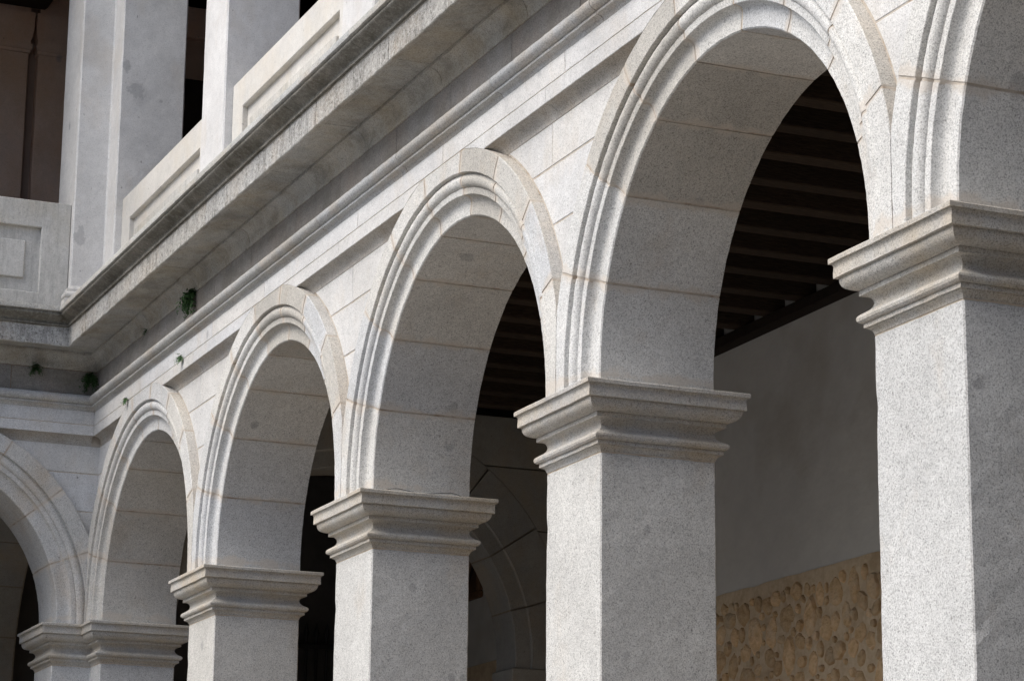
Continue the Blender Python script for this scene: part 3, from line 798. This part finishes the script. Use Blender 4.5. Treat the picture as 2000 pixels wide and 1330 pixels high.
# upper gallery's far wall: piers with an impost moulding
def upier(y0, y1, label):
    org = (XW-YB, (y0+y1)/2, 7.3)
    t = thing('inner_pier', org, label, 'pier', 'brown piers in the upper gallery')
    pl = [(XW-YB-.1, y0), (XW-YB+.14, y0), (XW-YB+.14, y1), (XW-YB-.1, y1)]
    V, Fc = ring_sweep(soften(pl, .008), [(0, 7.3), (0, 9), (0, 10.2), (0, 11.29)], seg=.1, amp=.003); mk('shaft', V, Fc, G_OLD, t, ID, org)
    V, Fc = ring_sweep(pl, [(0, 11.292), (.012, 11.30), (.012, 11.33), (.02, 11.335), (.03, 11.36), (.03, 11.395), (.012, 11.40), (.012, 11.44), (.02, 11.46), (.035, 11.53), (.04, 11.60), (.04, 11.75), (0, 11.75)], seg=.1, amp=.002); mk('impost', V, Fc, G_OLD, t, ID, org, smooth=30)
    V, Fc = ring_sweep(pl, [(0, 11.752), (0, 12.15)], seg=.2, amp=.002); mk('upper_block', V, Fc, G_OLD, t, ID, org)
upier(-1.3, .03, 'brown stone pier in the upper gallery, at the top left edge')
upier(.135, .74, 'brown stone pier in the upper gallery beside the upper corner pillar')
V, Fc = cbox(XW-YB-.05, XW-YB+.10, 1.2, 3.6, 11.77, 12.13, .01)
lt = tag(mk('inner_lintel', V, Fc, G_OLD), 'brown stone lintel seen in the slit right of the upper corner pillar', 'lintel')
V, Fc = cbox(XW-YB-.05, XW-YB+.06, 1.2, 3.6, 7.35, 11.30, .01)
tag(mk('doorway_shade', V, Fc, BOARD), 'dark sheet standing in for the shade in a door leaf in the upper gallery, in the slit by the upper corner pillar', 'doorway')  # dark sheet put where an opening lies in shade

V, Fc = cbox(XW-YB+.145, XW-YB+.75, -1.4, .20, 11.80, 12.15, .03)
tag(mk('ceiling_beam', V, Fc, WOOD), 'dark timber beam end at the top left corner above the brown piers', 'beam')

# ------------------------------------------------------------------ small plants in the joints
def tuft(loc, out, size, n, mat, label, seed, droop=.6):
    r = random.Random(seed); t = thing('wall_plant', loc, label, 'plant', 'small plants in the masonry joints')
    V, Fc = [], []; SV, SF = [], []
    out = Vector(out); side = Vector((out.y, -out.x, 0))
    for i in range(n):
        d = (out*r.uniform(.25, 1)+side*r.uniform(-1, 1)+Vector((0, 0, r.uniform(-.9, .5)))).normalized()
        L = size*r.uniform(.45, 1); p = Vector((0, 0, 0)); seg = 6; prev = p.copy()
        for k in range(seg):
            d = (d+Vector((0, 0, -droop/seg*1.6))).normalized(); q = prev+d*(L/seg)
            b_ = len(SV); wv = side*.0012
            SV += [tuple(prev-wv), tuple(prev+wv), tuple(q+wv), tuple(q-wv)]; SF.append((b_, b_+1, b_+2, b_+3))
            for sgn in (-1, 1):
                s = size*.17*r.uniform(.6, 1.2)*(1-.5*k/seg)
                lat = (d.cross(Vector((0, 0, 1)))+Vector((r.uniform(-.4, .4), r.uniform(-.4, .4), r.uniform(-.4, .4)))).normalized()*sgn
                a = q; m1 = a+lat*s*.55+d*s*.35; m2 = a+lat*s*.45-d*s*.3; e = a+lat*s*1.15+d*s*.1
                b_ = len(V); V += [tuple(a), tuple(m2), tuple(e), tuple(m1)]; Fc.append((b_, b_+1, b_+2, b_+3))
            prev = q
    mk('foliage', V, Fc, mat, t); mk('stems', SV, SF, mat, t)
tuft((2.83, -.10, 6.875), (.2, -1, 0), .25, 30, LEAF, 'hanging dark green fern under the main cornice', 1, 2.0)
tuft((1.45, -.10, 6.87), (.2, -1, 0), .07, 14, LEAF, 'tiny dark tuft in the frieze joint left of the hanging fern', 2)
tuft((-.245, -.14, 6.83), (.7, -.7, 0), .19, 46, LEAF, 'dark bushy plant in the inner corner under the cornice', 3, 1.1)
tuft((-.245, -.64, 6.86), (1, -.1, 0), .13, 26, LEAF, 'small spreading plant on the left wing frieze', 4, .7)
tuft((2.56, -.102, 6.40), (.1, -1, 0), .085, 26, LEAF_L, 'pale green sprig on the frieze band above the second arch', 5, .9)
tuft((.90, -.102, 6.395), (.1, -1, 0), .08, 24, LEAF_L, 'pale green sprig on the frieze band above the corner arch', 6, .9)

# bit of wire lying on the middle capital
wpts = []
r = random.Random(3)
for i in range(40):
    t = i/39; wpts.append((2*P-.03+.045*math.sin(t*3.0)+.02, .02+.66*t, 4.6135+.03*math.sin(t*math.pi*2.2)**2+.008*math.sin(t*17)))
n = 5; rings = [[(x+.002*math.cos(k/n*6.283), y, z+.002*math.sin(k/n*6.283)) for k in range(n)] for x, y, z in wpts]
V, Fc = loft(rings)
V = [(x+.03, y, z) for x, y, z in V]
tag(mk('wire', V, Fc, IRON, None, ID, (0, 0, 0)), 'thin dark wire lying along the top of the middle pillar capital', 'wire')
